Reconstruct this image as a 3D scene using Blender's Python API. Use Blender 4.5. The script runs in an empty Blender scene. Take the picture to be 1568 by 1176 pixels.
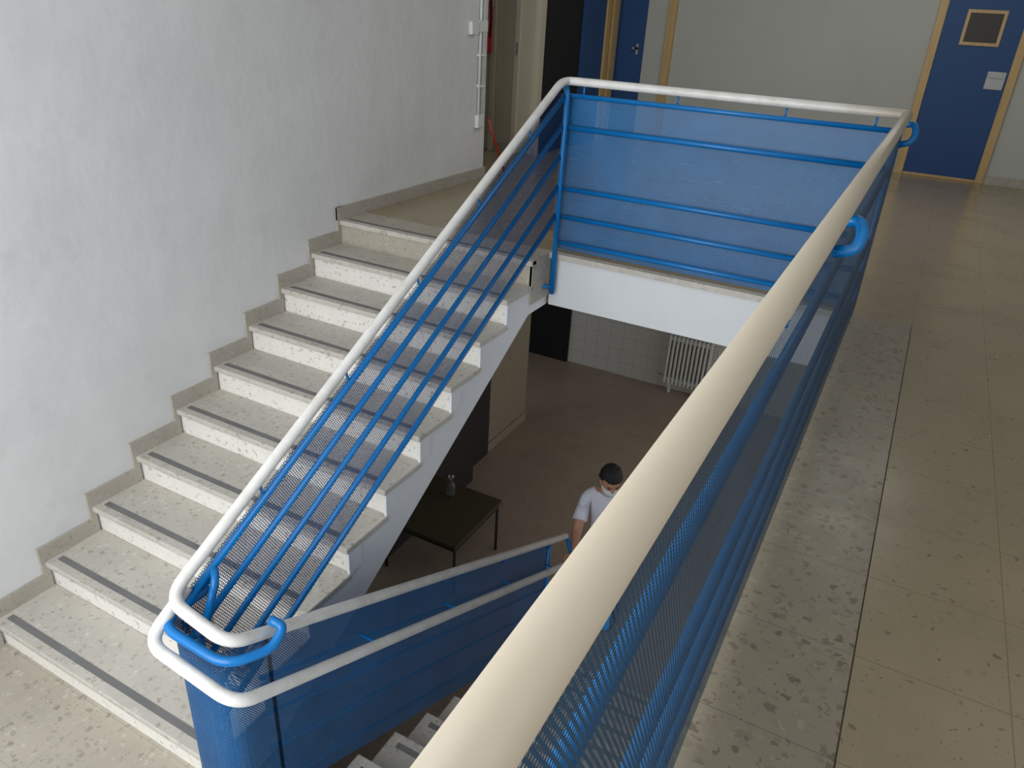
import bpy, math, random
from mathutils import Vector, Matrix
random.seed(4)
S=bpy.context.scene
S.view_settings.view_transform='Standard'
h=0.17; t=0.313; W=1.59; XR=3.486; YB=0.27; HR=1.0645; SL=0.529
# ---------------------------------------------------------------- materials
def newmat(name,col=(.8,.8,.8),rough=.6,metal=0,spec=.5):
    m=bpy.data.materials.new(name); m.use_nodes=True
    b=m.node_tree.nodes['Principled BSDF']
    b.inputs['Base Color'].default_value=(*col,1); b.inputs['Roughness'].default_value=rough
    b.inputs['Metallic'].default_value=metal; b.inputs['Specular IOR Level'].default_value=spec
    return m
class N:
    def __init__(s,m): s.t=m.node_tree; s.n=s.t.nodes; s.b=s.n['Principled BSDF']
    def add(s,ty,**k):
        x=s.n.new(ty)
        for a,v in k.items(): setattr(x,a,v)
        return x
    def ln(s,a,b): s.t.links.new(a,b)
    def coord(s): return s.add('ShaderNodeTexCoord').outputs['Object']
    def math(s,op,a,b=None,c=None):
        x=s.add('ShaderNodeMath',operation=op)
        for i,v in enumerate((a,b,c)):
            if v is None: continue
            if isinstance(v,(int,float)): x.inputs[i].default_value=v
            else: s.ln(v,x.inputs[i])
        return x.outputs[0]
    def mix(s,f,a,b,bt='MIX'):
        x=s.add('ShaderNodeMix',data_type='RGBA',blend_type=bt)
        for i,v in ((0,f),(6,a),(7,b)):
            if isinstance(v,(int,float)): x.inputs[i].default_value=v
            elif isinstance(v,tuple): x.inputs[i].default_value=(*v,1) if len(v)==3 else v
            else: s.ln(v,x.inputs[i])
        return x.outputs[2]
    def noise(s,vec,scale,detail=3,rough=.5):
        x=s.add('ShaderNodeTexNoise'); s.ln(vec,x.inputs['Vector'])
        x.inputs['Scale'].default_value=scale; x.inputs['Detail'].default_value=detail; x.inputs['Roughness'].default_value=rough
        return x.outputs['Fac']
    def ramp(s,f,a,b):
        x=s.add('ShaderNodeMapRange'); s.ln(f,x.inputs[0]); x.inputs[1].default_value=a; x.inputs[2].default_value=b
        return x.outputs[0]
    def bump(s,hh,strength,dist=.01):
        x=s.add('ShaderNodeBump'); x.inputs['Strength'].default_value=strength; x.inputs['Distance'].default_value=dist
        s.ln(hh,x.inputs['Height']); s.ln(x.outputs[0],s.b.inputs['Normal'])
def srgb(r,g,b): 
    f=lambda c:(c/255/12.92) if c/255<=.04045 else ((c/255+.055)/1.055)**2.4
    return (f(r),f(g),f(b))
def plaster(name,col,dirt=.12,bs=.25):
    m=newmat(name,col,.75,spec=.25); n=N(m); c=n.coord()
    a=n.ramp(n.noise(c,1.6,4,.6),.35,.75)
    dark=tuple(x*(1-dirt) for x in col)
    k=n.mix(a,col,dark)
    sm=n.ramp(n.noise(c,4.5,6,.7),.56,.80)
    k=n.mix(n.math('MULTIPLY',sm,dirt*1.8),k,tuple(x*.5 for x in col))
    sp=n.math('GREATER_THAN',n.noise(c,22,4,.75),.72)
    k=n.mix(n.math('MULTIPLY',sp,dirt*2.5),k,tuple(x*.4 for x in col))
    n.ln(k,n.b.inputs['Base Color'])
    n.bump(n.math('ADD',n.noise(c,4.5,2),n.math('MULTIPLY',n.noise(c,16,2),.22)),bs,.03)
    return m
def terrazzo(name,base,chipL,chipD,scale=28,dens=.35,rough=.4,tile=None,tileoff=(0,0),joint=(.1,.1,.09),stain=.15,dens2=.2,amt=.6,thr=.42):
    m=newmat(name,base,rough); n=N(m); c=n.coord()
    ns=n.add('ShaderNodeTexNoise'); n.ln(c,ns.inputs['Vector']); ns.inputs['Scale'].default_value=scale*1.3
    vm=n.add('ShaderNodeVectorMath',operation='MULTIPLY_ADD'); n.ln(ns.outputs['Color'],vm.inputs[0]); vm.inputs[1].default_value=(1.3/scale,)*3; n.ln(c,vm.inputs[2])
    def chips(sc,thr,gate):
        v=n.add('ShaderNodeTexVoronoi'); n.ln(vm.outputs[0],v.inputs['Vector']); v.inputs['Scale'].default_value=sc
        sp=n.add('ShaderNodeSeparateColor'); n.ln(v.outputs['Color'],sp.inputs[0])
        g=n.math('LESS_THAN',sp.outputs[0],gate); d=n.math('LESS_THAN',v.outputs['Distance'],thr)
        return n.math('MULTIPLY',g,d),sp.outputs[1]
    c1,r1=chips(scale,thr,dens); c2,r2=chips(scale*2.3,thr,dens2)
    st=n.ramp(n.noise(c,2.2,5,.65),.35,.7)
    col=n.mix(n.math('MULTIPLY',st,1.0),base,tuple(x*(1-stain) for x in base))
    cc=n.mix(r1,chipD,chipL)
    col=n.mix(n.math('MULTIPLY',c1,amt),col,cc)
    col=n.mix(n.math('MULTIPLY',c2,amt*.9),col,n.mix(r2,chipD,chipL))
    if tile:
        sx=n.add('ShaderNodeSeparateXYZ'); n.ln(c,sx.inputs[0])
        ms=[]
        for o,off in ((sx.outputs[0],tileoff[0]),(sx.outputs[1],tileoff[1])):
            f=n.math('FRACT',n.math('DIVIDE',n.math('SUBTRACT',o,off-50*tile),tile))
            ms.append(n.math('LESS_THAN',f,.005/tile*.55))
        jm=n.math('MAXIMUM',ms[0],ms[1])
        col=n.mix(n.math('MULTIPLY',jm,.65),col,joint)
    n.ln(col,n.b.inputs['Base Color'])
    rr=n.math('ADD',n.math('MULTIPLY',st,.12),rough); n.ln(rr,n.b.inputs['Roughness'])
    return m
def paint(name,col,rough=.35,var=.1,chip=None):
    m=newmat(name,col,rough); n=N(m); c=n.coord()
    k=n.mix(n.ramp(n.noise(c,7,4),.3,.75),col,tuple(x*(1-var) for x in col))
    if chip:
        k=n.mix(n.math('MULTIPLY',n.math('GREATER_THAN',n.noise(c,34,5,.7),.60),.7),k,chip)
    n.ln(k,n.b.inputs['Base Color']); n.bump(n.noise(c,60,2),.06,.004)
    return m
def wood(name,col):
    m=newmat(name,col,.45); n=N(m); c=n.coord()
    mp=n.add('ShaderNodeMapping'); n.ln(c,mp.inputs[0]); mp.inputs['Scale'].default_value=(30,30,2)
    k=n.mix(n.noise(mp.outputs[0],1.5,4),tuple(x*1.1 for x in col),tuple(x*.65 for x in col)); n.ln(k,n.b.inputs['Base Color'])
    return m
def perforated(name,col,rad,pitch=.008,rough=.45):
    m=newmat(name,col,rough,.0); n=N(m)
    uv=n.add('ShaderNodeTexCoord').outputs['UV']; s=n.add('ShaderNodeSeparateXYZ'); n.ln(uv,s.inputs[0])
    u=n.math('DIVIDE',s.outputs[0],pitch); v=n.math('DIVIDE',s.outputs[1],pitch*1.732)
    def dist(o):
        a=n.math('SUBTRACT',n.math('FRACT',n.math('ADD',u,o)),.5); b=n.math('MULTIPLY',n.math('SUBTRACT',n.math('FRACT',n.math('ADD',v,o)),.5),1.732)
        return n.math('SQRT',n.math('ADD',n.math('MULTIPLY',a,a),n.math('MULTIPLY',b,b)))
    d=n.math('MINIMUM',dist(0.0),dist(.5)); hole=n.math('LESS_THAN',d,rad)
    tr=n.add('ShaderNodeBsdfTransparent'); mx=n.add('ShaderNodeMixShader'); n.ln(hole,mx.inputs[0]); n.ln(n.b.outputs[0],mx.inputs[1]); n.ln(tr.outputs[0],mx.inputs[2])
    c=n.coord(); n.ln(n.mix(n.ramp(n.noise(c,3,4,.6),.3,.75),col,tuple(x*.7 for x in col)),n.b.inputs['Base Color'])
    n.ln(mx.outputs[0],n.n['Material Output'].inputs['Surface'])
    return m
M={}
M['wall']=plaster('wall_white_plaster',srgb(220,221,222),.10,.22)
M['wallfar']=plaster('wall_grey_paint',srgb(184,186,181),.05,.06)
M['beam']=plaster('beam_white',srgb(226,229,233),.05,.12)
M['tread']=terrazzo('terrazzo_tread',srgb(201,196,187),srgb(214,211,205),srgb(146,138,124),34,.55,.5,amt=.65)
M['skirt']=terrazzo('terrazzo_skirting',srgb(178,171,160),srgb(194,190,182),srgb(136,129,118),44,.5,.5)
M['riser']=paint('riser_white_paint',srgb(236,233,227),.5,.06,srgb(168,157,141))
M['strip']=paint('antislip_strip',srgb(122,122,122),.8,.2)
M['landing']=terrazzo('terrazzo_landing',srgb(184,176,162),srgb(202,197,187),srgb(122,113,99),30,.6,.4,.4,(0,-2.82),joint=srgb(140,134,124),amt=.6)
M['border']=terrazzo('terrazzo_border',srgb(158,149,130),srgb(168,160,142),srgb(96,86,70),34,.7,.26,.353,(3.787,-2.82),stain=.2,amt=.72,thr=.42)
M['floor']=terrazzo('terrazzo_hall',srgb(164,150,124),srgb(170,156,130),srgb(92,80,64),46,.12,.19,.353,(3.787,-2.82),joint=srgb(112,100,82),dens2=.12,amt=.7,thr=.36)
M['lowfloor']=terrazzo('terrazzo_lower',srgb(172,156,142),srgb(180,166,152),srgb(136,122,108),30,.3,.4,.4,(0,0),joint=srgb(124,112,100))
M['blue']=paint('railing_blue_enamel',srgb(0,114,188),.3,.12)
M['white']=paint('handrail_white_enamel',srgb(222,219,212),.33,.05)
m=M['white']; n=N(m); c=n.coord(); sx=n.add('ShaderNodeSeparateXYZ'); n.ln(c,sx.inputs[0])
k=n.mix(n.ramp(sx.outputs[0],3.0,3.45),srgb(228,227,225),srgb(172,162,146))  # hall section coloured darker cream to stand in for dimmer light there
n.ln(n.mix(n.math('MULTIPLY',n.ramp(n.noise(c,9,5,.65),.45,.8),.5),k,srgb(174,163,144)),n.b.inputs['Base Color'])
M['meshA']=perforated('perforated_blue_stair',srgb(16,82,140),.36,.012)
M['meshB']=perforated('perforated_blue_panel',srgb(8,112,174),.28,.009)
M['meshC']=perforated('perforated_blue_dense',srgb(2,88,146),.20,.009)
M['meshD']=perforated('perforated_blue_hall',srgb(4,72,110),.24,.010)
M['door']=paint('door_blue',srgb(14,66,122),.55,.06)
M['wood']=wood('pine_frame',srgb(200,168,112))
M['beige']=paint('door_beige',srgb(198,190,170),.45,.05)
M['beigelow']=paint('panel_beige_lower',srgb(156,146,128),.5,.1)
M['dark']=newmat('dark_interior',srgb(14,14,18),.9)
M['joint']=newmat('floor_joint_dirt',srgb(84,74,60),.9)
M['darkpurple']=newmat('dark_cabinet_paint',srgb(46,40,44),.6)
M['red']=paint('red_enamel',srgb(165,30,28),.35)
M['plastic']=newmat('white_plastic',srgb(222,225,225),.4)
M['greyplastic']=newmat('grey_lock_box',srgb(176,180,180),.4)
M['steel']=newmat('steel',srgb(170,172,172),.35,.8)
M['glassd']=newmat('dark_glass',srgb(52,48,44),.3,spec=.2)
M['table']=paint('table_olive',srgb(80,74,54),.8)
M['ceil']=plaster('ceiling_white',srgb(225,225,222),.03,.1)
M['rad']=paint('radiator_enamel',srgb(215,218,214),.4)
mt=newmat('wall_tile_white',srgb(190,190,184),.3); n=N(mt); c=n.coord()
sx=n.add('ShaderNodeSeparateXYZ'); n.ln(c,sx.inputs[0])
ff=[n.math('LESS_THAN',n.math('FRACT',n.math('DIVIDE',n.math('ADD',o,20),.2)),.025) for o in (sx.outputs[0],sx.outputs[2])]
n.ln(n.mix(n.math('MAXIMUM',*ff),srgb(198,198,193),srgb(152,150,144)),n.b.inputs['Base Color']); M['tile']=mt
# ---------------------------------------------------------------- geometry helpers
def empty(name,loc=(0,0,0)):
    e=bpy.data.objects.new(name,None); S.collection.objects.link(e); e.location=loc; e.empty_display_size=.1; return e
def mesh(name,vs,fs,mat,parent=None,smooth=False,mats=None,fm=None):
    me=bpy.data.meshes.new(name); me.from_pydata([tuple(v) for v in vs],[],fs)
    for m in (mats or [mat]): me.materials.append(m)
    if fm: 
        for p,i in zip(me.polygons,fm): p.material_index=i
    if smooth:
        for p in me.polygons: p.use_smooth=True
    o=bpy.data.objects.new(name,me); S.collection.objects.link(o)
    if parent: o.parent=parent; o.matrix_parent_inverse=Matrix.Translation(-Vector(parent.location))
    me.update(); return o
def bx(x0,x1,y0,y1,z0,z1):
    v=[(x,y,z) for x in(x0,x1) for y in(y0,y1) for z in(z0,z1)]
    f=[(0,1,3,2),(4,6,7,5),(0,4,5,1),(2,3,7,6),(0,2,6,4),(1,5,7,3)]
    return v,f
def box(name,x0,x1,y0,y1,z0,z1,mat,parent=None,bev=0):
    v,f=bx(x0,x1,y0,y1,z0,z1); o=mesh(name,v,f,mat,parent)
    if bev:
        b=o.modifiers.new('bevel','BEVEL'); b.width=bev; b.segments=2; b.limit_method='ANGLE'
    return o
def boxes(name,L,mats,parent=None,bev=0):
    vs=[];fs=[];fm=[]
    for b in L:
        v,f=bx(*b[:6]); k=len(vs); vs+=v; fs+=[tuple(i+k for i in q) for q in f]; fm+=[b[6] if len(b)>6 else 0]*6
    o=mesh(name,vs,fs,None,parent,mats=mats,fm=fm)
    if bev:
        b=o.modifiers.new('bevel','BEVEL'); b.width=bev; b.segments=2; b.limit_method='ANGLE'
    return o
def prismX(name,prof,x0,x1,mat,parent=None):
    n=len(prof); vs=[(x0,y,z) for y,z in prof]+[(x1,y,z) for y,z in prof]
    fs=[tuple(range(n)),tuple(range(2*n-1,n-1,-1))]+[(i,i+n,(i+1)%n+n,(i+1)%n) for i in range(n)]
    o=mesh(name,vs,fs,mat,parent)
    import bmesh
    b=bmesh.new(); b.from_mesh(o.data); bmesh.ops.recalc_face_normals(b,faces=b.faces); b.to_mesh(o.data); b.free()
    return o
def fillet(pts,r,k=8):
    pts=[Vector(p) for p in pts]; out=[pts[0]]
    for i in range(1,len(pts)-1):
        a,b,c=pts[i-1],pts[i],pts[i+1]; rr=r[i] if isinstance(r,dict) and i in r else (r if not isinstance(r,dict) else r.get('d',.05))
        d1=(a-b);d2=(c-b); l=min(rr,d1.length*.48,d2.length*.48); p=b+d1.normalized()*l; q=b+d2.normalized()*l
        for j in range(k+1):
            s=j/k; out.append(p*(1-s)**2+b*2*s*(1-s)+q*s*s)
    out.append(pts[-1]); return out
def tubev(path,r,seg=16):
    P=[Vector(p) for p in path]; Q=[P[0]]; R_=[r[0]] if isinstance(r,(list,tuple)) else r
    for i,p in enumerate(P[1:]):
        if (p-Q[-1]).length>1e-5:
            Q.append(p)
            if isinstance(r,(list,tuple)): R_.append(r[i+1])
    r=R_; P=Q; vs=[];fs=[]; T=[]
    for i in range(len(P)):
        a=P[max(i-1,0)];b=P[min(i+1,len(P)-1)]; T.append((b-a).normalized())
    u=T[0].orthogonal().normalized()
    for i,p in enumerate(P):
        u=(u-T[i]*u.dot(T[i])).normalized(); w=T[i].cross(u)
        rr=r[i] if isinstance(r,(list,tuple)) else r
        for j in range(seg):
            a=2*math.pi*j/seg; vs.append(p+(u*math.cos(a)+w*math.sin(a))*rr)
    for i in range(len(P)-1):
        for j in range(seg):
            fs.append((i*seg+j,i*seg+(j+1)%seg,(i+1)*seg+(j+1)%seg,(i+1)*seg+j))
    fs.append(tuple(range(seg-1,-1,-1))); k=(len(P)-1)*seg; fs.append(tuple(range(k,k+seg)))
    return vs,fs
def tube(name,path,r,mat,parent=None,seg=16):
    v,f=tubev(path,r,seg); return mesh(name,v,f,mat,parent,True)
def tubes(name,paths,mat,parent=None,seg=12):
    vs=[];fs=[]
    for path,r in paths:
        v,f=tubev(path,r,seg); k=len(vs); vs+=v; fs+=[tuple(i+k for i in q) for q in f]
    return mesh(name,vs,fs,mat,parent,True)
def sheet(name,cols,mat,parent=None):
    """cols: list of (bottom,top) points; UV in metres (u along, v = up)"""
    vs=[];fs=[];u=0;us=[]
    for i,(a,b) in enumerate(cols):
        a=Vector(a);b=Vector(b); 
        if i: 
            pa=Vector(cols[i-1][0]); u+=math.hypot(a.x-pa.x,a.y-pa.y)
        us.append(u); vs+=[a,b]
    for i in range(len(cols)-1): fs.append((2*i,2*i+2,2*i+3,2*i+1))
    o=mesh(name,vs,fs,mat,parent); uv=o.data.uv_layers.new(name='UVMap')
    for l in o.data.loops:
        i=l.vertex_index; uv.data[l.index].uv=(us[i//2],vs[i].z)
    return o
# ---------------------------------------------------------------- room shell
XE=6.6; YF=5.57; YW=2.04; YN=-5.3
box('wall_left',-.25,0,YN,YW,-3.4,3.0,M['wall'])
box('floor_hall',3.79,XE,YN,YF,-.37,0,M['floor'])
box('floor_border',XR-.03,3.786,YN,YB,-.37,0,M['border'])
box('floor_joint',3.784,3.791,YN,YB,-.37,-.002,M['joint'])
boxes('floor_landing_back',[(-2.2,XR-.03,YB+.02,YF,-.37,0),(XR-.03,3.79,YB,YF,-.37,0)],[M['floor']])
boxes('floor_landing',[(0,W,0,YB+.02,-.30,0)],[M['landing']])
boxes('trim_1',[(W+.005,XR-.03,YB-.005,YB+.02,-.37,-.035),(W,XR-.03,YB-.035,YB+.02,-.035,.001,1)],[M['beam'],M['tread']])
boxes('trim_2',[(XR-.05,XR-.03,YN,YB,-.37,0)],[M['beam']])
box('ceiling',-2.2,XE,YN,YF,3.0,3.15,M['ceil'])
boxes('wall_back',[(-2.2,XE,YF,YF+.2,-.37,3.0)],[M['wallfar']])
boxes('wall_right',[(XE,XE+.2,YN,YF+.2,-1.0,3.0),(XE,XE+.2,YN,1.2,-3.4,-1.0),(XE,XE+.2,4.8,5.8,-3.4,-1.0),(XE,XE+.2,1.2,4.8,-3.4,-2.5)],[M['wall']])
boxes('window_3',[(XE+.06,XE+.1,y-.025,y+.025,-2.5,-1.0) for y in(1.22,2.4,3.6,4.78)]+[(XE+.06,XE+.1,1.2,4.8,z,z+.05) for z in(-2.5,-1.05)],[M['plastic']])  # unseen window, added to go with the lower hall side fill
boxes('wall_corridor',[(-2.2,-.16,3.4,YF,0,3.0)],[M['beige']])
box('wall_recess',-2.4,-2.2,YW-.2,YF,0,3.0,M['wall'])
box('wall_recess_near',-2.2,-.25,YW-.25,YW,0,3.0,M['wall'])
fx=[(-.2,.35),(3.15,3.7),(6.1,XE)]
boxes('wall_front',[(a,b,YN-.2,YN,-3.4,3.0) for a,b in fx]+[(-.2,XE,YN-.2,YN,-3.4,-.9),(-.2,XE,YN-.2,YN,2.75,3.0)],[M['wall']])
for k,(a,b) in enumerate(((.35,3.15),(3.7,6.1))):
    L=[]; nn=3
    for i in range(nn+1):
        x=a+(b-a)*i/nn; L.append((x-.025,x+.025,YN-.12,YN-.06,-.9,2.75))
    for z in (-.9,1.7,2.7): L.append((a,b,YN-.12,YN-.06,z,z+.05))
    boxes('window_%d'%(k+1),L,[M['plastic']])
boxes('baseboard_back',[(.56,3.34,YF-.02,YF,0,.09),(4.22,XE,YF-.02,YF,0,.09)],[M['skirt']])
boxes('baseboard_left',[(0,.018,-.035,YW,0,.095),(-.25,.018,YW,YW+.018,0,.095)],[M['skirt']],bev=.002)
boxes('baseboard_corridor',[(-2.2,-.16,3.38,3.4,0,.09)],[M['skirt']])
# ---------------------------------------------------------------- upper flight
st=empty('staircase_upper')
q=[(YB,-.03)]
for i in range(10):
    yn=-i*t; z=-i*h
    q.append((yn+.015,z-.03)); q.append((yn+.015,z-h-.03))
q.append((-9*t+.015,-10*h-.25)); q.append((-9*t+.33,-10*h-.15))
q.append((0.0,-.37)); q.append((YB,-.37))
prismX('stair_body',q,0,W-.02,M['riser'],st)
L=[]
for i in range(10):
    if i==0: L.append((0.0,W,0-.015,.05,-.035,.0005))
    else: L.append((0.0,W,-i*t-.015,-(i-1)*t+.015,-i*h-.035,-i*h))
boxes('treads',L,[M['tread']],st,bev=.006)
boxes('antislip_strips',[(.05,W-.08,-i*t+.035,-i*t+.07,-i*h,-i*h+.002) for i in range(10)],[M['strip']],st)
boxes('side_cheeks',[(W-.02,W-.004,-i*t+.0,-i*t+.10,-i*h-h,-i*h-.035) for i in range(9)],[M['beam']],st)
prismX('stringer_face',[(YB,-.035),(0.02,-.035)]+sum([[(-i*t+.02,-i*h-.035),(-i*t+.02,-i*h-h-.03)] for i in range(9)],[])+[(-9*t+.02,-9*h-.035),(-9*t+.02,-10*h-.2),(-9*t+.33,-10*h-.15),(0.0,-.37),(YB,-.37)],W-.02,W-.012,M['beam'],st)
top=[(0.03,.095)]
for i in range(10):
    top.append((-i*t-.035,-i*h+.095)); top.append((-i*t-.035,-(i+1)*h+.095))
top.append((-9*t-.4,-10*h+.095)); 
bot=[(-9*t-.4,-10*h)]
for i in range(9,-1,-1):
    bot.append((-i*t,-(i+1)*h)); bot.append((-i*t,-i*h))
bot.append((.03,0))
prismX('wall_skirting',top+bot,0,.02,M['skirt'],st)
boxes('floor_half_landing',[(0,XR-.03,YN,-9*t+.015,-10*h-.25,-10*h)],[M['landing']])
boxes('baseboard_half_landing',[(0,.02,YN,-9*t-.4,-10*h,-10*h+.095)],[M['skirt']])
# ---------------------------------------------------------------- lower flight
sl=empty('staircase_lower'); X0=1.84; X1=XR-.05; ys=-9*t
q=[]
for j in range(10):
    y=ys+j*t-.015; z=-10*h-j*h
    q.append((y,z-.035)); q.append((y,z-h-.035))
q.append((ys+9*t-.4,-20*h-.03)); q.append((ys+.02,-10*h-.4))
prismX('stair_body',q,X0+.02,X1-.01,M['riser'],sl)
boxes('treads',[(X0,X1-.01,ys+j*t-.015,ys+(j+1)*t+.015,-10*h-(j+1)*h-.035,-10*h-(j+1)*h) for j in range(9)],[M['tread']],sl,bev=.006)
boxes('antislip_strips',[(X0+.06,X1-.05,ys-.05,ys-.015,-10*h,-10*h+.002)]+[(X0+.06,X1-.05,ys+(j+1)*t-.07,ys+(j+1)*t-.035,-10*h-(j+1)*h,-10*h-(j+1)*h+.002) for j in range(9)],[M['strip']],sl)
box('wall_stair_right',X1+.01,X1+.2,YN,.3,-3.4,-.37,M['wall'])
# ---------------------------------------------------------------- lower hall
box('floor_lower',-2.2,XE,YN,5.8,-3.6,-3.4,M['lowfloor'])
box('wall_lower_back',-2.2,XE,5.6,5.8,-3.4,-.37,M['tile'])
box('wall_lower_left',-.35,-.15,YW,3.6,-3.4,-.37,M['beigelow'])
box('wall_lower_west',-2.4,-2.2,1.8,5.8,-3.4,-.37,M['beam'])
box('baseboard_lower_left',-.15,-.13,2.6,3.6,-3.4,-3.28,M['beigelow'])
box('door_3',-1.3,-.45,5.55,5.6,-3.4,-1.2,M['dark'])
boxes('door_6',[(-.15,-.12,2.06,2.6,-3.4,-1.3),(0,.03,.3,2.0,-3.4,-1.3)],[M['darkpurple']])  # dark purple panel, plus a dark sheet standing in for under-stair shade
rd=empty('radiator',(1.42,5.5,-3.0)); L=[]
for i in range(11):
    x=1.12+i*.058; L.append((x,x+.036,5.44,5.56,-3.26,-2.52))
boxes('columns',L,[M['rad']],rd,bev=.012)
boxes('headers',[(1.11,1.74,5.46,5.54,-3.22,-3.17),(1.11,1.74,5.46,5.54,-2.6,-2.55)],[M['rad']],rd,bev=.01)
tubes('valve_pipes',[([(1.09,5.5,-3.2),(1.02,5.5,-3.2),(1.02,5.58,-3.2)],.012),([(1.74,5.5,-2.57),(1.82,5.5,-2.57),(1.82,5.5,-3.4)],.012)],M['rad'],rd)
boxes('feet',[(1.2,1.23,5.46,5.54,-3.4,-3.2),(1.6,1.63,5.46,5.54,-3.4,-3.2)],[M['rad']],rd)
tb=empty('table',(.45,.7,-3.4))
box('table_top',.06,.88,.28,1.12,-2.84,-2.81,M['table'],tb,.004)
tubes('legs',[([(x,y,-3.4),(x,y,-2.84)],.014) for x in(.09,.85) for y in(.32,1.09)],M['darkpurple'],tb)
boxes('apron',[(.08,.86,.3,.32,-2.89,-2.84),(.08,.86,1.08,1.1,-2.89,-2.84),(.85,.865,.32,1.08,-2.89,-2.84)],[M['darkpurple']],tb)
gl=newmat('clear_plastic',(.75,.8,.8),.08); gl.node_tree.nodes['Principled BSDF'].inputs['Transmission Weight'].default_value=.9
def lathe(name,prof,c,mat,seg=24,parent=None):
    vs=[];fs=[]
    for r,z in prof:
        for j in range(seg):
            a=2*math.pi*j/seg; vs.append((c[0]+r*math.cos(a),c[1]+r*math.sin(a),c[2]+z))
    for i in range(len(prof)-1):
        for j in range(seg): fs.append((i*seg+j,i*seg+(j+1)%seg,(i+1)*seg+(j+1)%seg,(i+1)*seg+j))
    return mesh(name,vs,fs,mat,parent,True)
lathe('gel_dispenser_bottle',[(0,0),(.04,0),(.045,.02),(.045,.11),(.028,.15),(.015,.16),(.015,.2),(.03,.205),(.03,.22),(0,.22)],(.42,.92,-2.81),gl)
# ---------------------------------------------------------------- far doors
d=empty('door_1',(3.78,YF,0))
boxes('frame',[(3.34,3.42,YF-.05,YF,0,2.12),(4.14,4.22,YF-.05,YF,0,2.12),(3.34,4.22,YF-.05,YF,2.05,2.13),(3.42,4.14,YF-.03,YF,0,.03)],[M['wood']],d,.004)
box('leaf',3.42,4.14,YF-.03,YF-.001,.03,2.05,M['door'],d)
boxes('window_trim',[(3.61,3.97,YF-.045,YF-.03,1.34,1.37),(3.61,3.97,YF-.045,YF-.03,1.64,1.67),(3.61,3.64,YF-.045,YF-.03,1.37,1.64),(3.94,3.97,YF-.045,YF-.03,1.37,1.64)],[M['wood']],d)
box('window_glass',3.64,3.94,YF-.036,YF-.03,1.37,1.64,M['glassd'],d)
boxes('lock_plate',[(3.95,4.12,YF-.045,YF-.03,.94,1.11),(3.97,4.10,YF-.06,YF-.045,1.05,1.08)],[M['greyplastic']],d,.004)
boxes('board_frame',[(.46,.56,YF-.04,YF,0,1.86),(.56,3.34,YF-.03,YF,1.76,1.86)],[M['wood']])
d=empty('door_2',(0,YF,0))
boxes('leaf',[(-.15,.19,YF-.04,YF,0,2.1)],[M['door']],d)
boxes('handle',[(.11,.14,YF-.06,YF-.04,1.0,1.12),(.07,.14,YF-.1,YF-.08,1.06,1.08),(.11,.14,YF-.1,YF-.04,1.06,1.08)],[M['steel']],d)
d=empty('door_4',(-.16,4.4,0))
boxes('opening',[(-.16,-.15,3.5,4.4,0,2.1)],[M['dark']],d)
boxes('leaf',[(-.16,-.12,4.4,5.0,0,2.1)],[M['door']],d)
boxes('frame',[(-.16,-.1,5.0,5.1,0,2.15),(-.16,-.1,5.2,5.32,0,2.15),(-.16,-.13,5.1,5.2,0,2.15)],[M['wood']],d,.004)
d=empty('door_5',(-.6,3.4,0))
boxes('leaf',[(-1.35,-.72,3.37,3.4,.02,2.1),(-.36,-.20,3.36,3.4,.02,2.1)],[M['beige']],d,.003)
boxes('frame',[(-.72,-.66,3.34,3.4,0,2.1),(-.42,-.36,3.32,3.4,0,2.1)],[M['beige']],d,.004)
box('hinge',-.385,-.37,3.30,3.33,1.0,1.12,M['steel'],d)
fe=empty('fire_extinguisher',(-.72,3.25,1))
lathe('cylinder',[(0,0),(.07,0),(.075,.02),(.075,.42),(.05,.48),(.02,.5),(.02,.54),(0,.54)],(-.74,3.26,1.0),M['red'],24,fe)
tubes('hose_and_handle',[(fillet([(-.74,3.26,1.52),(-.66,3.22,1.55),(-.64,3.2,1.3),(-.65,3.2,1.15)],.05),.01),([(-.78,3.26,1.55),(-.66,3.26,1.57)],.012)],M['dark'],fe)
box('wall_bracket',-.76,-.72,3.33,3.4,1.2,1.4,M['steel'],fe)
tube('red_pole',[(.02,2.07,.52),(.03,2.3,.16),(.035,2.4,.0)],.010,M['red'])
cd=empty('electrical_conduit',(0.02,1.9,1))
tubes('pipes',[([(.016,1.90,.56),(.016,1.90,3.0)],.012),([(.014,1.955,.56),(.014,1.955,3.0)],.008),([(.016,1.90,1.28),(.016,1.8,1.28)],.008)],M['plastic'],cd)
boxes('junction_boxes',[(0.001,.04,1.86,1.97,.46,.57),(0.001,.04,1.72,1.83,1.22,1.32),(0.001,.03,1.85,2.0,1.24,1.33)],[M['plastic']],cd,.006)
boxes('clips',[(0.001,.03,1.88,1.98,z,z+.02) for z in(.8,1.05,1.5,1.8)],[M['plastic']],cd)
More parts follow.
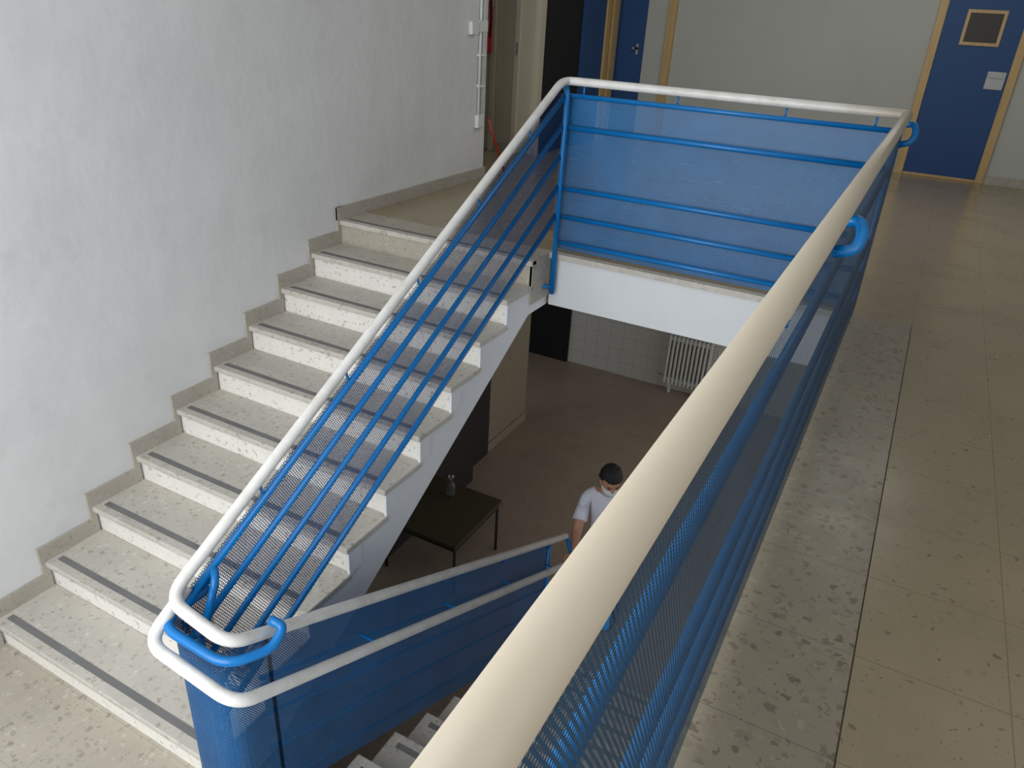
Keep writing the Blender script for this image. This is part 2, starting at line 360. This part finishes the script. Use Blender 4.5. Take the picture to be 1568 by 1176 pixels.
# ---------------------------------------------------------------- railings
RX=1.607
def zr(y): return HR-(.2-y)*SL if y<.2 else HR
YT=-2.88; ZT=zr(YT+.02)
XL=1.94
YE=.17; ZE=-2.16
ra=rb=rc=empty('stair_railing',(1.8,-1.3,-1))
path=fillet([(XR,YN,HR),(XR,YB,HR),(RX,YB,HR),(RX,.17,HR-.01),(RX,YT,ZT),(XL,YT-.03,ZT-.02),(XL,YE,ZE)],{1:.05,2:.09,3:.05,4:.09,5:.09})
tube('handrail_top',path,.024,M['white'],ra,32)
XS=2.05
path=fillet([(RX+.005,-2.80,ZT+.0),(RX+.0,-2.99,ZT-.12),(XS,-3.0,ZT-.16),(XS,.04,-2.28),],{1:.08,2:.09})
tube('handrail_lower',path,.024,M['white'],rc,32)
P=[]
XP=RX+.015
offs=[.075,.25,.43,.62,.80]
for k,o in enumerate(offs):
    P.append(([(XP,.22,zr(.2)-o),(XP,-2.83,zr(-2.83)-o)],.0145 if k else .016))
tubes('flight_bars',P,M['blue'],ra)
sheet('flight_mesh',[((RX-.012,.25,zr(.25)-.92),(RX-.012,.25,zr(.25)-.07)),((RX-.012,.2,zr(.2)-.90),(RX-.012,.2,zr(.2)-.07)),((RX-.012,-2.84,zr(-2.84)-.88),(RX-.012,-2.84,zr(-2.84)-.07))],M['meshA'],ra)
P=[([(RX+.03,YB-.055,-.27),(RX+.03,YB-.055,1.0),(RX,YB-.03,1.04)],.018),
   ([(RX+.03,YB-.055,-.22),(RX-.03,YB-.1,-.22)],.014),
   ([(RX+.03,-2.80,-1.7),(RX+.03,-2.80,-.72)],.015)]
tubes('posts',P,M['blue'],ra)
P=[]
for y in(-.2,-.75,-1.3,-1.85,-2.4):
    z=zr(y); P.append((fillet([(RX,y,z-.02),(RX+.005,y,z-.05),(XP,y-.0,z-.07)],.02,4),.006))
for x in(1.72,2.3,2.9,3.35): P.append(([(x,YB,HR-.02),(x,YB,HR-.085)],.006))
for y in(-.4,-1.2,-2.0,-2.9,-3.7): P.append(([(XR,y,HR-.02),(XR,y,HR-.08)],.006))
for y in(-2.2,-1.5,-.8,-.1):
    z=ZT+(ZE-ZT)*(y-YT)/(YE-YT); P.append(([(XL,y,z-.02),(XL-.03,y,z-.09)],.006)); P.append((fillet([(XS,y,z-.19),(XS-.03,y,z-.24),(XL-.03,y,z-.24)],.02,4),.006))
tubes('rail_hooks',P,M['blue'],rc,8)
P=[]
for k,z in enumerate((.985,.80,.43,.25,.08)): P.append(([(RX+.02,YB-.02,z),(XR-.03,YB-.02,z)],.016 if k!=0 else .014))
tubes('landing_bars',P,M['blue'],rb)
sheet('landing_mesh',[((RX,YB+.0,.03),(RX,YB+.0,.98)),((XR,YB+.0,.03),(XR,YB+.0,.98))],M['meshB'],rb)
P=[]
for k,z in enumerate((.99,.80,.43,.25,.08)): P.append(([(XR-.02,YN,z),(XR-.02,YB-.02,z)],.013 if k else .019))
P.append(([(XR-.02,.21,-.2),(XR-.02,.21,.98)],.017))
tubes('hall_bars',P,M['blue'],rb)
sheet('hall_mesh',[((XR,YB,.03),(XR,YB,1.0)),((XR,YN,.03),(XR,YN,1.0))],M['meshD'],rb)
for i,y in enumerate((.2,-2.22)):
    s=.85 if i==0 else .62
    ex=0 if i==0 else .008
    tube('bracket_curl_%d'%(i+1),fillet([(XR-.01,y+.07*s,HR-.05),(XR+ex+.045*s,y+.06*s,HR-.035),(XR+ex+.07*s,y,HR-.04-.03*s),(XR+ex+.06*s,y-.03*s,HR-.04-.09*s),(XR+.0,y-.02*s,HR-.04-.11*s)],.04*s),.016 if i==0 else .015,M['blue'],rb)
XM=1.9
def zl(y): return ZT+(ZE-ZT)*(y-YT)/(YE-YT)
def znl(y): return -10*h-(y-ys)*h/t
cols=[]
turn=fillet([(RX-.012,-2.70,0),(RX-.012,-2.91,0),(XM,-2.92,0),(XM,-2.70,0)],.11,8)
for v in turn: cols.append(((v.x,v.y,-1.70),(v.x,v.y,ZT-.11)))
sheet('turn_mesh',cols,M['meshC'],rc)
sheet('lower_flight_mesh',[((XM,-2.72,znl(-2.72)+.12),(XM,-2.72,zl(-2.72)-.05)),((XM,-.02,znl(-.02)+.12),(XM,-.02,zl(-.02)-.05))],M['meshC'],rc)
P=[]
for o_ in (.07,.3,.5,.7,.92): P.append(([(XM-.015,-2.75,zl(-2.75)-o_),(XM-.015,-.02,zl(-.02)-o_)],.011))
tubes('lower_flight_bars',P,M['blue'],rc)
P=[(fillet([(XP,-2.72,ZT-.06),(XP-.02,-2.93,ZT-.085),(1.94,-2.93,ZT-.105),(2.01,-2.78,ZT-.115),(2.0,-2.71,ZT-.07),(1.95,-2.73,ZT-.05)],{1:.09,2:.09,3:.05,4:.04}),.0185),
   (fillet([(XP-.01,-2.74,ZT-.06),(XP+.0,-2.68,ZT+.02),(XP+.05,-2.72,ZT-.0),(XP+.06,-2.82,ZT-.2)],.05),.016),
   (fillet([(XL,YE-.02,ZE),(XL,YE+.04,ZE-.04),(XS,.1,-2.3),(XS,.03,-2.28)],.04),.018),
   ([(XM,-.04,-3.4),(XM,-.04,zl(-.04)-.05)],.017)]
for k,(p_,r_) in enumerate(P): tube('bent_pipe_%d'%(k+1),p_,r_,M['blue'],rc)
# ---------------------------------------------------------------- man
man=empty('man',(2.1,.6,-3.4))
skin=newmat('skin',srgb(188,138,112),.5); shirt=newmat('shirt_white',srgb(218,221,234),.8); hairm=newmat('hair_black',srgb(26,23,24),.55)
n=N(hairm); c=n.coord(); n.bump(n.noise(c,90,4,.7),.8,.01)
trs=newmat('trousers_dark',srgb(45,50,70),.8); shoe=newmat('shoes',srgb(30,28,28),.6); maskm=newmat('face_mask',srgb(205,215,222),.7)
def skinmesh(name,V,E,R,root,mats,fmat=None,lv=2,parent=man):
    me=bpy.data.meshes.new(name); me.from_pydata(V,E,[]); o=bpy.data.objects.new(name,me); S.collection.objects.link(o)
    sk=o.modifiers.new('skin','SKIN'); sk.use_smooth_shade=True
    for i,r in enumerate(R):
        d_=me.skin_vertices[0].data[i]; d_.radius=(r,r) if not isinstance(r,tuple) else r; d_.use_root=(i==root)
    sb=o.modifiers.new('sub','SUBSURF'); sb.levels=lv; sb.render_levels=lv
    dg=bpy.context.evaluated_depsgraph_get(); nm=bpy.data.meshes.new_from_object(o.evaluated_get(dg))
    o.modifiers.clear(); o.data=nm; nm.materials.clear()
    for m in mats: nm.materials.append(m)
    for p_ in nm.polygons:
        p_.use_smooth=True
        if fmat: p_.material_index=fmat(p_.center)
    if parent: o.parent=parent; o.matrix_parent_inverse=Matrix.Translation(-Vector(parent.location))
    return o
hx,hy=2.12,.58
V=[(hx,hy+.02,-2.5),(hx,hy+.02,-2.3),(hx,hy+.01,-2.12),(hx,hy+.0,-1.98),(hx,hy-.01,-1.90),
   (hx-.12,hy,-1.99),(hx-.19,hy-.02,-2.02),(1.96,.34,-2.23),(2.055,.10,-2.215),
   (hx+.12,hy,-1.99),(hx+.19,hy,-2.02),(hx+.23,hy+.05,-2.3),(hx+.22,hy-.04,-2.54),
   (hx-.10,hy+.02,-2.58),(hx-.11,hy-.02,-2.96),(hx-.12,hy+.05,-3.32),(hx-.12,hy-.10,-3.36),
   (hx+.10,hy+.02,-2.58),(hx+.11,hy+.08,-2.96),(hx+.12,hy+.2,-3.32),(hx+.12,hy+.05,-3.36)]
E=[(0,1),(1,2),(2,3),(3,4),(3,5),(5,6),(6,7),(7,8),(3,9),(9,10),(10,11),(11,12),(0,13),(13,14),(14,15),(15,16),(0,17),(17,18),(18,19),(19,20)]
R=[(.15,.11),(.14,.10),(.16,.115),(.11,.09),.055,.075,.062,.042,.027,.075,.062,.042,.027,.085,.06,.042,.035,.085,.06,.042,.035]
def near(c,a,b):
    a=Vector(a);b=Vector(b);d_=b-a;s=max(0,min(1,(c-a).dot(d_)/d_.dot(d_))); return (c-a-d_*s).length,s
def bm_(c):
    x,y,z=c; c=Vector(c)
    if z<-3.28: return 3
    best=None
    for a,b in E:
        d_,s=near(c,V[a],V[b]); d_-= .5*((R[a] if not isinstance(R[a],tuple) else R[a][0])*(1-s)+(R[b] if not isinstance(R[b],tuple) else R[b][0])*s)
        if best is None or d_<best[0]: best=(d_,(a,b),s)
    _,e,s=best
    if e in((7,8),(11,12)): return 0
    if e in((6,7),(10,11)): return 0 if s>.62 else 1
    if z>-1.925: return 0
    if z<-2.52: return 2
    return 1
skinmesh('body',V,E,R,0,[skin,shirt,trs,shoe],bm_,3)
for nm_,a,b in(('sleeve_cuff_r',6,7),('sleeve_cuff_l',10,11)):
    A=Vector(V[a]);B_=Vector(V[b]); tube(nm_,[A.lerp(B_,s) for s in(.2,.45,.66,.68)],[.050,.056,.060,.050],shirt,man,20)
ring=[Vector((hx+.062*math.cos(a),hy-.015+.060*math.sin(a),-1.925+.012*math.sin(a))) for a in [2*math.pi*i/24 for i in range(25)]]
tube('shirt_collar',ring,.011,shirt,man,10)
def ico(name,c,sc,mat,rot=None,fn=None,parent=man):
    import bmesh
    b=bmesh.new(); bmesh.ops.create_uvsphere(b,u_segments=48,v_segments=32,radius=1)
    for v in b.verts:
        p_=v.co.copy()
        if fn: p_=fn(p_)
        p_=Vector((p_.x*sc[0],p_.y*sc[1],p_.z*sc[2]))
        if rot: p_=rot@p_
        v.co=p_+Vector(c)
    me=bpy.data.meshes.new(name); b.to_mesh(me); b.free(); me.materials.append(mat)
    for p_ in me.polygons: p_.use_smooth=True
    o=bpy.data.objects.new(name,me); S.collection.objects.link(o); o.parent=parent; o.matrix_parent_inverse=Matrix.Translation(-Vector(parent.location)); return o
HC=Vector((hx+.0,hy-.04,-1.785))
rot=(Matrix.Rotation(math.radians(35),4,'Z')@Matrix.Rotation(math.radians(24),4,'X')).to_3x3()
def headf(p):
    q=p.copy()
    if q.z<0: k=1+q.z*.28; q.x*=k; q.y=q.y*(1+q.z*.12)-.10*(-q.z)
    return q
def at(v): return HC+rot@Vector(v)
ico('head',HC,(.076,.097,.118),skin,rot,headf)
ico('nose',at((0,-.095,-.022)),(.014,.016,.024),skin,rot)
for s_,nm in((-1,'ear_r'),(1,'ear_l')): ico(nm,at((s_*.078,.005,-.012)),(.010,.02,.032),skin,rot)
for s_,nm in((-1,'eye_r'),(1,'eye_l')): ico(nm,at((s_*.031,-.086,.006)),(.013,.008,.006),newmat('eye',srgb(60,45,40),.3),rot)
for s_,nm in((-1,'eyebrow_r'),(1,'eyebrow_l')): tube(nm,[at((s_*.016,-.094,.024)),at((s_*.032,-.090,.028)),at((s_*.047,-.08,.023))],.003,hairm,man,8)
tube('mouth',[at((-.025,-.098,-.065)),at((0,-.104,-.066)),at((.025,-.098,-.065))],.004,newmat('lips',srgb(150,90,85),.5),man)
def maskf(p):
    q=p.copy()
    if q.y>.1: q.y=.1+(q.y-.1)*.1
    q.y*=1+.12*max(0,1-abs(q.x)*3)*(1 if q.y<0 else 0)
    return q
ico('face_mask',at((0,-.028,-.056)),(.070,.088,.056),maskm,rot,maskf)
for s_ in(-1,1): tube('mask_strap_%s'%('l' if s_>0 else 'r'),[at((s_*.066,-.04,-.04)),at((s_*.083,.0,-.005)),at((s_*.082,.02,-.015))],.002,maskm,man,6)
def hairf(p):
    q=p.copy(); nn=1+.05*math.sin(17*p.x+9*p.z)*math.cos(13*p.y+5*p.x)
    q=q*nn
    if p.z<.05 and p.y<.25: q=q*.86
    if p.z<.30 and p.y<-.35: q=q*.84
    if p.z<-.45: q=q*.8
    return q
ico('hair',at((0,.010,.018)),(.090,.106,.124),hairm,rot,hairf)
def hand(name,wr,dirv,up,side,curl):
    wr=Vector(wr);d=Vector(dirv).normalized();u=Vector(up).normalized();s=Vector(side).normalized()
    palm0=wr; palm1=wr+d*.045; palm2=wr+d*.085
    skinmesh(name+'_palm',[tuple(v) for v in (palm0,palm1,palm2)],[(0,1),(1,2)],[(.024,.019),(.036,.017),(.034,.015)],0,[skin],None,2)
    for i,(o_,l) in enumerate(((.085,.95),(.066,1.05),(.045,1.0),(.026,.82))):
        b=wr+d*o_+s*.012
        if curl:
            pts=[b,wr+d*o_+s*.034-u*.006,wr+d*o_+s*.040*l-u*.034,wr+d*o_+s*.022-u*.060*l]
        else:
            pts=[palm2+s*(.03-.02*i),palm2+s*(.03-.02*i)+d*.035*l-u*.004,palm2+s*(.03-.02*i)+d*.058*l-u*.018,palm2+s*(.03-.02*i)+d*.07*l-u*.034]
        skinmesh('%s_finger_%d'%(name,i+1),[tuple(v) for v in pts],[(0,1),(1,2),(2,3)],[.009,.0088,.0082,.0072],0,[skin],None,2)
    pts=[wr+d*.02-s*.012,wr+d*.045-s*.034-u*.010,wr+d*.068-s*.038-u*.026,wr+d*.09-s*.032-u*.036]
    skinmesh(name+'_thumb',[tuple(v) for v in pts],[(0,1),(1,2),(2,3)],[.013,.011,.0095,.008],0,[skin],None,2)
hand('right_hand',(2.052,.095,-2.238+.0),(0,-.885,.465),(0,.465,.885),(-1,0,0),True)
hand('left_hand',(hx+.22,hy-.04,-2.54),(0,-.25,-1),(0,1,-.2),(-1,0,0),False)
# ---------------------------------------------------------------- lights
def area(name,loc,rot,sx_,sy_,e,col=(1,1,1)):
    l=bpy.data.lights.new(name,'AREA'); l.shape='RECTANGLE'; l.size=sx_; l.size_y=sy_; l.energy=e; l.color=col
    o=bpy.data.objects.new(name,l); S.collection.objects.link(o); o.location=loc; o.rotation_euler=rot; return o
R90=math.radians(90)
area('window_daylight_stairwell',(1.75,YN+.05,.95),(R90,0,0),2.8,3.5,130,(.98,1.0,1.0))
area('window_daylight_hall',(4.9,YN+.05,1.0),(R90,0,0),2.4,3.4,32,(1,.98,.94))
area('ceiling_lamp_hall',(3.0,3.0,2.95),(0,0,0),2.4,.6,26,(1,.98,.94))  # added soft fill below the ceiling, no real fitting
area('ceiling_lamp_lower',(2.2,3.2,-.42),(0,0,0),1.2,.3,4,(1,.97,.92))  # added fill that lifts the lower hall floor
area('window_daylight_lower',(XE-.05,3.0,-1.75),(0,R90,0),1.4,3.5,38,(1,.97,.93))  # added side fill to brighten the lower hall, source unseen
w=bpy.data.worlds.new('world'); S.world=w; w.use_nodes=True
w.node_tree.nodes['Background'].inputs[0].default_value=(.93,.97,1,1); w.node_tree.nodes['Background'].inputs[1].default_value=1.0
# ---------------------------------------------------------------- camera
cam=bpy.data.cameras.new('camera'); co=bpy.data.objects.new('camera',cam); S.collection.objects.link(co); S.camera=co
yaw,pitch,roll,f=.4743,.4659,.0588,1145.19
F=Vector((-math.sin(yaw)*math.cos(pitch),math.cos(yaw)*math.cos(pitch),-math.sin(pitch)))
Rv=Vector((math.cos(yaw),math.sin(yaw),0)); U=Rv.cross(F)
R2=Rv*math.cos(roll)+U*math.sin(roll); U2=-Rv*math.sin(roll)+U*math.cos(roll)
m=Matrix((R2,U2,-F)).transposed().to_4x4(); m.translation=Vector((3.6232,-4.1585,1.4415)); co.matrix_world=m
cam.sensor_width=36; cam.lens=36*f/1568; cam.clip_start=.02
